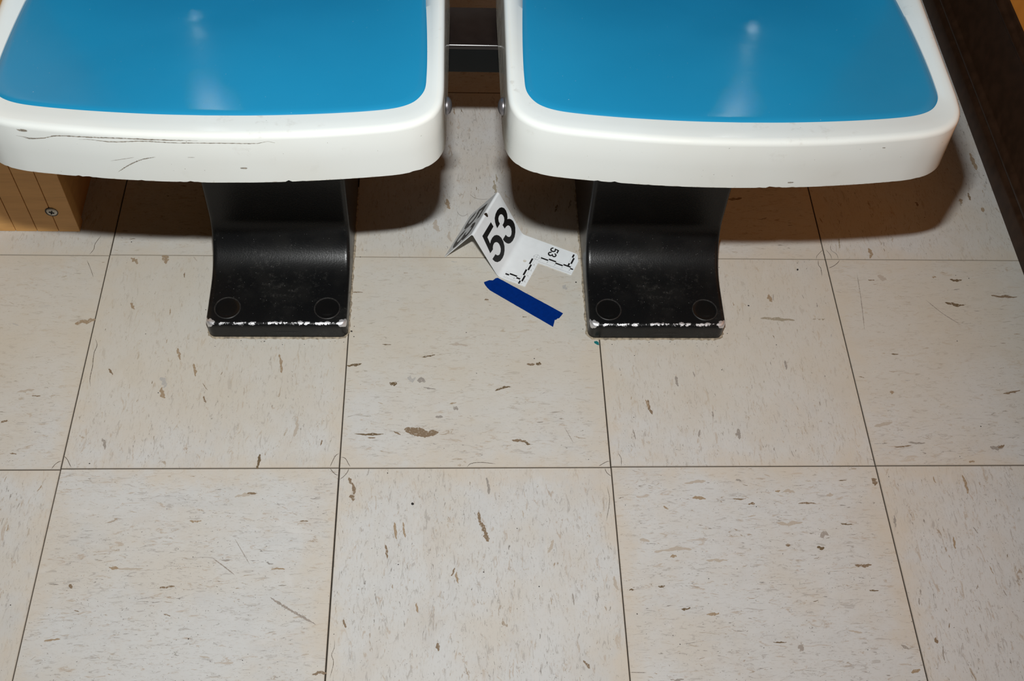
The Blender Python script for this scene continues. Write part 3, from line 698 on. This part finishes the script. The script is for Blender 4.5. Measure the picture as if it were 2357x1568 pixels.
def pedestal(parent):
    np_ = len(PP)
    nrm = []
    for k in range(np_):
        d = Vector(PP[(k + 1) % np_]) - Vector(PP[k - 1])
        d.normalize()
        nrm.append(Vector((d.y, -d.x)))
    cen = Vector((.12, .1))
    if sum(nrm[k].dot(Vector(PP[k]) - cen) for k in range(np_)) < 0:
        nrm = [-v for v in nrm]
    st = []
    RB, RC = .0045, .0095
    for d in (0, .0004, .0012, .0024, .0045, .0065, .0095):
        st.append((PED_W - d, RB - math.sqrt(max(0, RB ** 2 - max(0, RB - d) ** 2)), RC - math.sqrt(max(0, RC ** 2 - max(0, RC - d) ** 2))))
    secs = st + [(-x, a, c) for x, a, c in st[::-1]]
    bm = bmesh.new()
    rings = []
    for x, ins, cor in secs:
        ring = []
        for k, (y, z) in enumerate(PP):
            q = Vector((y, z)) - (nrm[k] * ins if .001 < z < .39 else Vector((0, 0)))
            if z < .03 and y < .03:
                q.x = max(q.x, y + (cor if ins < cor else cor) * max(0, 1 - y / .014))
            ring.append(bm.verts.new((x, q.x, q.y)))
        rings.append(ring)
    for r in range(len(rings) - 1):
        for k in range(np_):
            bm.faces.new((rings[r][k], rings[r][(k + 1) % np_], rings[r + 1][(k + 1) % np_], rings[r + 1][k]))
    bm.faces.new(rings[0]); bm.faces.new(rings[-1][::-1])
    ped = bmo('pedestal', bm, MAT['black'], parent, smooth=True, angle=.8)
    ped.location = (0, .1780, 0)
    for sx in (-.0590, .0590):
        vs_, fs = lathe([(.0158, -.0006), (.0158, .0006), (.0152, .0011), (.0146, .0010), (.0141, .0002)], 36)
        r_ = pyd('bolt_cap', vs_[:], fs[:-1], MAT['ring'], ped, (sx, .0240, .0268), True, .9)
        vs2, fs2 = lathe([(.0140, -.0004), (.0140, .0003), (.0128, .0001), (.0100, -.0001), (.004, -.0001)], 36)
        n0 = len(vs_)
        me = bpy.data.meshes.new('bolt_cap')
        me.from_pydata(vs_ + vs2, [], fs[:-1] + [tuple(i + n0 for i in f) for f in fs2])
        me.materials.append(MAT['ring']); me.materials.append(MAT['cap'])
        me.polygons.foreach_set('material_index', [0] * (len(fs) - 1) + [1] * len(fs2))
        me.update()
        me.shade_smooth(); me.set_sharp_from_angle(angle=.6)
        r_.data = me
        r_.rotation_euler = (math.radians(2.6), 0, 0)
    # ragged yellowed sealant where the foot meets the floor
    rg2 = random.Random(int(parent.location.x * 1000))
    a = .0095
    path = []
    y0, y1 = -.0005, .245
    xs = PED_W
    for k in range(60): path.append((xs + .0002, y1 - (y1 - y0 - a) * k / 60))
    for k in range(8): 
        t = math.pi / 2 * k / 8
        path.append((xs - a + (a + .0002) * math.cos(t), y0 + a - a * math.sin(t)))
    for k in range(50): path.append((xs - a - 2 * (xs - a) * k / 50, y0 - .0002))
    for k in range(8):
        t = math.pi / 2 * k / 8
        path.append((-xs + a - (a + .0002) * math.sin(t), y0 + a - a * math.cos(t)))
    for k in range(61): path.append((-xs - .0002, y0 + a + (y1 - y0 - a) * k / 60))
    vs_, fs = [], []
    n = len(path)
    for k, (x, y) in enumerate(path):
        x0, y0_ = path[max(0, k - 1)]; x1, y1_ = path[min(n - 1, k + 1)]
        d = Vector((x1 - x0, y1_ - y0_, 0)).normalized()
        nrm = Vector((d.y, -d.x, 0))
        if nrm.dot(Vector((x, y - .06, 0))) < 0:
            nrm = -nrm
        wdt = .0008 + .0018 * max(0, rg2.random()) ** 1.6
        p = Vector((x, y, 0))
        vs_ += [p - nrm * .002 + Vector((0, 0, .0016)), p + nrm * wdt * .4 + Vector((0, 0, .0011)), p + nrm * wdt + Vector((0, 0, .00022))]
    for k in range(n - 1):
        for c in range(2):
            i = k * 3 + c
            fs.append((i, i + 3, i + 4, i + 1))
    pyd('sealant', vs_, fs, MAT['sealant'], ped)
    vs_, fs = ribbon([(-.006, -.0001, .0108), (.010, -.0001, .0106), (.026, -.0001, .0109)], .00055, 30, True, .4, rg2, up=Vector((0, -1, 0)), zoff=.0001)
    pyd('scrape', vs_, fs, MAT['ring'], ped)
    return ped

def chair(cx, seed, bolt_side, label):
    root = empty('seat_on_pedestal', (cx, 0, 0))
    tag(root, label, 'seat', None)
    sh = link('seat_shell', shell_mesh(seed), MAT['white'], root, smooth=True, angle=.9)
    sh['label'] = 'off-white moulded rim'
    pad = link('seat_pad', pad_mesh(), MAT['blue'], root, smooth=True, angle=1.2)
    pad['label'] = 'glossy blue seat surface'
    bk = link('backrest', backrest_mesh(), MAT['blue_back'], root, smooth=True, angle=1.0)
    vs_, fs = lathe([(.0082, -.0008), (.0082, .0005), (.0076, .0016), (.0062, .0029), (.0042, .0038), (.0020, .0043), (.0006, .0044)], 28, 'x')
    if bolt_side < 0:
        vs_ = [(-x, y, z) for x, y, z in vs_]
    b = pyd('bolt', vs_, fs, MAT['steel'], sh, (bolt_side * .2036, .1462, .4075), True, 1.2)
    b['label'] = 'domed grey bolt head'
    pedestal(root)
    return root, sh

left, left_shell = chair(.2213, 3, 1, 'blue seat with long dark scratches across its white front rim, on black foot')
right, right_shell = chair(.6785, 8, -1, 'blue seat with a clean white front rim, on a black foot beside the dark baseboard')

def wall_normal(p):
    best = min(range(NL), key=lambda k: (outl[k].x - p.x) ** 2 + (outl[k].y - p.y) ** 2)
    return -inward(best)
for q, s in enumerate(SCRATCH):
    pts = []
    for x, y, z in s:
        v = Vector((x, y, 0))
        best = min(range(NL), key=lambda k: (outl[k] - v).length)
        pts.append((outl[best].x, outl[best].y, min(z, .4360)))
    w_ = (.00050, .00042, .00048, .00018, .00022, .00022, .0009, .0007, .0009, .0005, .0002, .0003, .0005)[q]
    vs_, fs = ribbon(pts, w_ * .85, 110, True, .6, rg, up=wall_normal, zoff=.00022)
    pyd('scratch', vs_, fs, MAT['scratch'], left_shell)
for s, w_ in (([(.122, .0769, .4305), (.126, .0774, .4302)], .0004), ([(.160, .0828, .4160), (.166, .0840, .4168)], .0004), ([(.0485, .0708, .3922), (.0535, .0711, .3922)], .0006)):
    pts = []
    for x, y, z in s:
        best = min(range(NL), key=lambda k: (outl[k] - Vector((x, y, 0))).length)
        pts.append((outl[best].x, outl[best].y, z))
    if (Vector(pts[0]) - Vector(pts[1])).length < .002:
        pts[1] = (outl[(best + 2) % NL].x, outl[(best + 2) % NL].y, pts[1][2])
    vs_, fs = ribbon(pts, w_, 20, True, .5, rg, up=wall_normal, zoff=.00022)
    pyd('scratch', vs_, fs, MAT['scratch'], right_shell)

# steel crossbeam joining the two pedestals below the seats
XL, XR = .2213 + PED_W + .0002, .6785 - PED_W - .0002
beam = empty('crossbeam', ((XL + XR) / 2, .326, .3126))
tag(beam, 'black and dark brown steel beam running between the pedestals behind the seat gap', 'beam')
hx = (XR - XL) / 2
box('beam_body', -hx, hx, -.0280, .0295, 0, .0318, MAT['beam'], beam, .0012)
pl = box('top_plate', -hx, hx, -.0300, .0300, .0318, .0378, MAT['plate'], beam, .0011, 3)
pl['label'] = 'dark brown glossy plate'
box('flash_blocker', -hx, hx, .114, .121, -.0080, .0710, MAT['brown'], beam, .001)  # unseen rail added to keep the flash off the floor behind

# ---------------------------------------------------------------- boarded wooden partition behind the left seat
part = empty('boarded_partition', (-.30, .36, 0))
tag(part, 'pale wooden partition of narrow upright boards with a cross-head screw, behind the left seat', 'partition')
PW = .02680
x1 = -.0432
k = 0
while x1 > -.62:
    x0 = x1 - PW
    box('board', x0 + .00045 + .30, x1 - .00045 + .30, -.018, 0, .0004, .80, MAT['maple'], part, .0004, 1)
    x1 = x0
    k += 1
box('core_panel', x1 + .30, -.0470 + .30, 0, .20, .0004, .80, MAT['maple'], part)
sx_, sz_ = -.0681 + .30, .0385
vs_, fs = lathe([(.0066, 0), (.0066, .0006), (.0062, .0012), (.0045, .0018), (.002, .0020)], 32)
vs_ = [(x, -z - .018, y) for x, y, z in vs_]
scr = pyd('screw', vs_, fs, MAT['screw'], part, (sx_, 0, sz_), True, .9)
scr['label'] = 'pale screw head with a cross recess'
bm = bmesh.new()
for ang in (.35, .35 + math.pi / 2):
    bm2 = box_bm(-.0032, .0032, -.02055, -.0198, -.0008, .0008)
    bmesh.ops.rotate(bm2, verts=bm2.verts, cent=(0, 0, 0), matrix=Matrix.Rotation(ang, 3, 'Y'))
    me_ = bpy.data.meshes.new('x'); bm2.to_mesh(me_); bm2.free(); bm.from_mesh(me_); bpy.data.meshes.remove(me_)
bmo('recess', bm, MAT['slot'], scr)
vs_, fs = lathe([(.0078, 0), (.0078, .0004), (.0072, .0005)], 32)
vs_ = [(x, -z - .018, y) for x, y, z in vs_]
pyd('washer', vs_, fs, MAT['slot'], scr, (-.0006, 0, -.0007))

# ---------------------------------------------------------------- numbered evidence marker
MA = Vector((.4880, .2726, 0.0))
MU = Vector((.4261, .9047, 0)).normalized()
MV = Vector((MU.y, -MU.x, 0))
marker = empty('numbered_marker', MA)
tag(marker, 'white folded plastic marker tent numbered 53 with a ruler edge, standing between the black feet', 'marker')
marker.matrix_world = Matrix(((MU.x, MV.x, 0, MA.x), (MU.y, MV.y, 0, MA.y), (0, 0, 1, 0), (0, 0, 0, 1)))
# local frame: x along the fold, y away from the tent over the floor flap, z up ; lengths in mm
mm = .001
th = .9
def arc(cy, cz, r, a0, a1, n=6):
    return [(cy + r * math.cos(math.radians(a0 + (a1 - a0) * k / n)), cz + r * math.sin(math.radians(a0 + (a1 - a0) * k / n))) for k in range(n + 1)]
sl = math.degrees(math.atan2(62.5, 37.5))          # slope of both faces
top = [(82.4, th + .1), ] + [(4.2, th + .1)]
ca, sa = math.cos(math.radians(sl)), math.sin(math.radians(sl))
rf = 7.0
# concave fold at the foot of the numbered face
d_ = rf * math.tan(math.radians(sl) / 2)
foot_start = (d_, th + .1)
path_top = [(82.4, th + .1), (60, th + .1), (42, th + .1), (25, th + .1)] + arc(foot_start[0], th + .1 + rf, rf, 270, 270 - sl, 7)
rr = 2.6
ridge_c = (-37.5, 62.5 + th * .2 - rr / math.sin(math.radians(90 - sl)) * 0 - rr)
path_top += [(-37.5 + rr * sa + 20 * ca * 0, ridge_c[1] + rr * ca)]
path_top += arc(ridge_c[0], ridge_c[1], rr, 90 - sl, 90 + sl, 8)[1:]
path_top += [(-75.2, .6)]
n = len(path_top)
path_bot = []
for i, (y, z) in enumerate(path_top):
    a = Vector(path_top[max(0, i - 1)]); b = Vector(path_top[min(n - 1, i + 1)])
    d = (b - a).normalized()
    nr = Vector((-d.y, d.x))           # to the left of travel: downwards for this direction
    if i < 5:
        nr = Vector((0, -1))
    q = Vector((y, z)) + nr * th
    path_bot.append((q.x, max(.1, q.y)))
prof = [(y * mm, z * mm) for y, z in path_top + path_bot[::-1]]
UL = 77.8
card = prism('folded_card', prof, 0, UL * mm, MAT['card'], marker, 'x', smooth=True, angle=.6)
def cut(ob, bm):
    me = bpy.data.meshes.new('cutter')
    bmesh.ops.recalc_face_normals(bm, faces=bm.faces)
    bm.to_mesh(me); bm.free()
    c = bpy.data.objects.new('cutter', me)
    COL.objects.link(c)
    c.matrix_world = marker.matrix_world
    md = ob.modifiers.new('cut', 'BOOLEAN')
    md.object = c; md.operation = 'DIFFERENCE'; md.solver = 'EXACT'
    dg = bpy.context.evaluated_depsgraph_get()
    new = bpy.data.meshes.new_from_object(ob.evaluated_get(dg))
    ob.modifiers.clear()
    ob.data = new
    bpy.data.objects.remove(c)
bpy.context.view_layer.update()
cut(card, box_bm(-.01, .0426, .0369, .1, -.01, .01))
bm = bmesh.new()
ch = [(.0752, .0784), (.0682, .0816), (.0680, .1), (.1, .1), (.1, .070), (.0781, .0755)]
a_ = [bm.verts.new((x, y, -.01)) for x, y in ch]; b_ = [bm.verts.new((x, y, .01)) for x, y in ch]
bm.faces.new(a_); bm.faces.new(b_[::-1])
for i in range(len(ch)):
    bm.faces.new((a_[i], a_[(i + 1) % len(ch)], b_[(i + 1) % len(ch)], b_[i]))
cut(card, bm)
def cyl(x, y, r, z0, z1):
    bm = bmesh.new()
    res = bmesh.ops.create_cone(bm, cap_ends=True, segments=32, radius1=r, radius2=r, depth=z1 - z0)
    bmesh.ops.translate(bm, verts=res['verts'], vec=(x, y, (z0 + z1) / 2))
    return bm
cut(card, cyl(.0381, .0200, .0022, -.01, .01))
cut(card, cyl(.0385, -.0362, .0026, .05, .07))
card.data.shade_smooth(); card.data.set_sharp_from_angle(angle=.5)
FZ = (th + .1) * mm + .00007
def flat(name, polys, mat, parent, fn):
    vs_, fs = [], []
    for p in polys:
        fs.append(tuple(range(len(vs_), len(vs_) + len(p))))
        vs_ += [fn(*q) for q in p]
    return pyd(name, vs_, fs, mat, parent)
# numbered face: s along the fold, t up the slope (mm)
def face_pt(s, t):
    off = (-.07) * 0 + .12
    return (s * mm, (-t * ca + 0 * sa) * mm + off * sa * mm + face_off[0], t * sa * mm + off * ca * mm + face_off[1])
# the flat part of the face runs between these two profile points
pa, pb = Vector(path_top[11]), Vector(path_top[12])
dirn = (pb - pa).normalized()
nrm2 = Vector((dirn.y, -dirn.x))
if nrm2.y < 0: nrm2 = -nrm2
Lf = 72.9
def face_pt(s, t):
    # t measured from the foot of the slope
    q = pa + dirn * (t - (pa - Vector((0, 0))).length) + nrm2 * .10
    return (s * mm, q.x * mm, q.y * mm)
pc, pd_ = Vector(path_top[-2]), Vector(path_top[-1])
dirb = (pd_ - pc).normalized()
nrm3 = Vector((-dirb.y, dirb.x))
if nrm3.y < 0: nrm3 = -nrm3
def back_pt(s, t):
    q = pd_ - dirb * t + nrm3 * .10
    return ((UL - s) * mm, q.x * mm, q.y * mm)
pr = flat('number_print', [FIVE, THREE], MAT['ink'], marker, face_pt)
pr['label'] = 'large black 53'
flat('number_print', [FIVE, THREE], MAT['ink'], marker, back_pt)
def small_pt(s, t):
    return ((74.5 - (s - 7.0) * .228) * mm, (41.9 + (t - 10.4) * .236) * mm, FZ)
flat('number_print', [FIVE, THREE], MAT['ink'], marker, small_pt)['label'] = 'small black 53'
def rect(u0, u1, v0, v1): return [(u0, v0), (u1, v0), (u1, v1), (u0, v1)]
bars = [rect(36.0, 45.9, 26.5, 28.75), rect(26, 36.0, 28.75, 31), rect(16, 26, 26.5, 28.75), rect(6, 16, 28.75, 31), rect(.7, 6, 26.5, 28.75),
        rect(7.1, 9.4, 6.2, 11.2), rect(9.4, 11.7, 11.2, 21.3), rect(7.1, 9.4, 21.3, 26.5),
        rect(50.6, 52.8, 36.7, 46.8), rect(52.8, 55, 46.8, 56.9), rect(50.6, 52.8, 56.9, 67), rect(52.8, 55, 67, 77.1), rect(50.6, 52.8, 77.1, 81.2),
        rect(69.6, 75.2, 72.1, 74.3), rect(59.2, 69.6, 74.3, 76.5), rect(54.2, 59.2, 72.1, 74.3)]
flat('scale_bars', bars, MAT['ink'], marker, lambda s, t: (s * mm, t * mm, FZ))
fine = []
lw = .09
def seg(u0, v0, u1, v1, w_=lw):
    d = Vector((u1 - u0, v1 - v0)).normalized(); s = Vector((-d.y, d.x)) * w_
    fine.append([(u0 + s.x, v0 + s.y), (u0 - s.x, v0 - s.y), (u1 - s.x, v1 - s.y), (u1 + s.x, v1 + s.y)])
for q in range(46):
    v = 36.7 + q
    if v < 81.5: seg(44.0, v, 44.0 + (2.6 if q % 10 == 0 else 1.6), v)
    u = 45.9 - q
    if u > 1: seg(u, 35.6, u, 35.6 - (2.6 if q % 10 == 0 else 1.6)) if q % 5 == 0 else None
for q in range(25):
    v = 6.2 + q
    seg(1.9, v, 1.9 + (2.6 if q % 10 == 5 else 1.6), v)
for a in (26.5, 28.75, 31): seg(.7, a, 45.9, a, .07)
for a in (50.6, 52.8, 55): seg(a, 36.7, a, 81.2, .07)
for a in (7.1, 9.4, 11.7): seg(a, 6.2, a, 26.5, .07)
for a in (72.1, 74.3, 76.5): seg(54.2, a, 75.2, a, .07)
seg(55, 36.7, 50.6, 36.7, .07); seg(7.1, 6.2, 11.7, 6.2, .07)
cu, cv, crr = 50.3, 31.4, 3.9
for q in range(36):
    a0, a1 = 2 * math.pi * q / 36, 2 * math.pi * (q + 1) / 36
    seg(cu + crr * math.cos(a0), cv + crr * math.sin(a0), cu + crr * math.cos(a1), cv + crr * math.sin(a1), .13)
seg(cu - 4.8, cv, cu + 4.8, cv, .13); seg(cu, cv - 4.8, cu, cv + 4.8, .13)
# tiny scale numerals, drawn as short strokes of a seven-segment-like hand
DIG = {'1': [(.5, 0, .5, 1)], '2': [(0, 1, 1, 1), (1, 1, 1, .5), (1, .5, 0, .5), (0, .5, 0, 0), (0, 0, 1, 0)], '3': [(0, 1, 1, 1), (1, 1, 1, 0), (0, .5, 1, .5), (0, 0, 1, 0)],
       '4': [(0, 1, 0, .5), (0, .5, 1, .5), (.8, 1, .8, 0)], '5': [(1, 1, 0, 1), (0, 1, 0, .5), (0, .5, 1, .5), (1, .5, 1, 0), (1, 0, 0, 0)]}
def numeral(ch, u, v, ex, ey, h=1.7, wd=1.0):
    for a, b, c, d in DIG[ch]:
        seg(u + ex[0] * a * wd + ey[0] * b * h, v + ex[1] * a * wd + ey[1] * b * h, u + ex[0] * c * wd + ey[0] * d * h, v + ex[1] * c * wd + ey[1] * d * h, .17)
for q in range(5):
    numeral('12345'[q], 47.8, 37.4 + 10.1 * q - (0 if q == 0 else 1.0), (0, 1), (1, 0))
for q in range(1, 5):
    numeral('2345'[q - 1], 46.6 - 10 * q, 32.6, (0, 1), (1, 0))
numeral('1', 5.0, 8.5, (0, 1), (1, 0)); numeral('2', 5.0, 18.5, (0, 1), (1, 0))
flat('ruler_print', fine, MAT['grey_ink'], marker, lambda s, t: (s * mm, t * mm, FZ + .00002))

# ---------------------------------------------------------------- tape and litter on the floor
rg3 = random.Random(2)
TP = [(.4697, .2641), (.4765, .2673), (.4810, .2670), (.4845, .2705), (.4874, .2712)]
def tape_edge(a, b, n, amp=.00012):
    return [(a[0] + (b[0] - a[0]) * k / n + rg3.uniform(-amp, amp), a[1] + (b[1] - a[1]) * k / n + rg3.uniform(-amp, amp)) for k in range(n)]
outline = TP + tape_edge((.4874, .2712), (.5670, .2157), 24)[1:] + [(.5670, .2157), (.5648, .2125), (.5617, .2083), (.5596, .2078), (.5580, .2060), (.5562, .2056), (.5553, .2018), (.5535, .1950)]
outline += tape_edge((.5535, .1950), (.4772, .2511), 24)[1:] + [(.4772, .2511), (.4738, .2552), (.4713, .2593), (.4702, .2618)]
c = Vector((.515, .235, 0))
bm = bmesh.new()
vt = [bm.verts.new((x - c.x, y - c.y, .00042)) for x, y in outline]
vb = [bm.verts.new((x - c.x, y - c.y, .00016)) for x, y in outline]
bm.faces.new(vt); bm.faces.new(vb[::-1])
for k in range(len(vt)):
    bm.faces.new((vt[k], vb[k], vb[(k + 1) % len(vt)], vt[(k + 1) % len(vt)]))
tag(bmo('tape_strip', bm, MAT['tape'], None, c), 'torn strip of dark blue masking tape stuck to the floor below the white marker', 'tape')
for q, h in enumerate(HAIR):
    p0 = Vector((*h[0], 0))
    vs_, fs = ribbon([(x - p0.x, y - p0.y, .0004) for x, y in h], .00016, 48)
    o = pyd('hair_strand', vs_, fs, MAT['hair'], None, p0)
    tag(o, ('curled dark hair on the floor left of the marker, below the left seat gap', 'long dark hair lying on the floor just behind the marker ridge')[q], 'hair')
p0 = Vector((.6054, .1711, .0001))
tag(pyd('paint_chip', [(-.0026, .0022, 0), (.0006, .0026, 0), (.0026, .0008, 0), (.0030, -.0032, 0), (.0008, -.0026, 0), (-.0014, -.0010, 0), (-.0028, .0004, 0),
                       (-.0026, .0022, .0006), (.0006, .0026, .0007), (.0026, .0008, .0006), (.0030, -.0032, .0004), (.0008, -.0026, .0006), (-.0014, -.0010, .0008), (-.0028, .0004, .0006)],
        [(6, 5, 4, 3, 2, 1, 0), (7, 8, 9, 10, 11, 12, 13)] + [(k, (k + 1) % 7, 7 + (k + 1) % 7, 7 + k) for k in range(7)], MAT['teal'], None, p0),
    'small teal chip on the floor by the front corner of the right black foot', 'chip')
# scattered crumbs of dirt: too small to tell apart, one object
vs_, fs = [], []
rg4 = random.Random(21)
spots = [(.8746, .2876, .0017), (.8016, .2291, .0011), (.3081, .1875, .0013), (.5862, .265, .0011), (.3873, -.0449, .0016), (.447, .1862, .0007), (.3115, .1795, .0008)]
for _ in range(70):
    spots.append((rg4.uniform(-.05, 1.1), rg4.uniform(-.22, .45), rg4.uniform(.0003, .0008)))
for side in (.2213, .6785):
    for _ in range(30):
        if rg4.random() < .5:
            sgn = rg4.choice((-1, 1))
            spots.append((side + sgn * (PED_W + .0045 + abs(rg4.gauss(0, .004))), rg4.uniform(.18, .33), rg4.uniform(.0002, .0007)))
        else:
            spots.append((side + rg4.uniform(-.08, .08), .1735 - abs(rg4.gauss(0, .004)), rg4.uniform(.0002, .0007)))
for x, y, r in spots:
    b = len(vs_)
    for k in range(6):
        a = k * math.pi / 3
        q = r * rg4.uniform(.7, 1.25)
        vs_.append((x + q * math.cos(a), y + q * math.sin(a), .00015))
    vs_.append((x, y, r * .7))
    fs += [(b + k, b + (k + 1) % 6, b + 6) for k in range(6)]
cr_ = pyd('floor_crumbs', vs_, fs, MAT['crumb'])
cr_['kind'] = 'stuff'
cr_['label'] = 'dark crumbs and grit scattered over the floor tiles'
cr_['category'] = 'dirt'
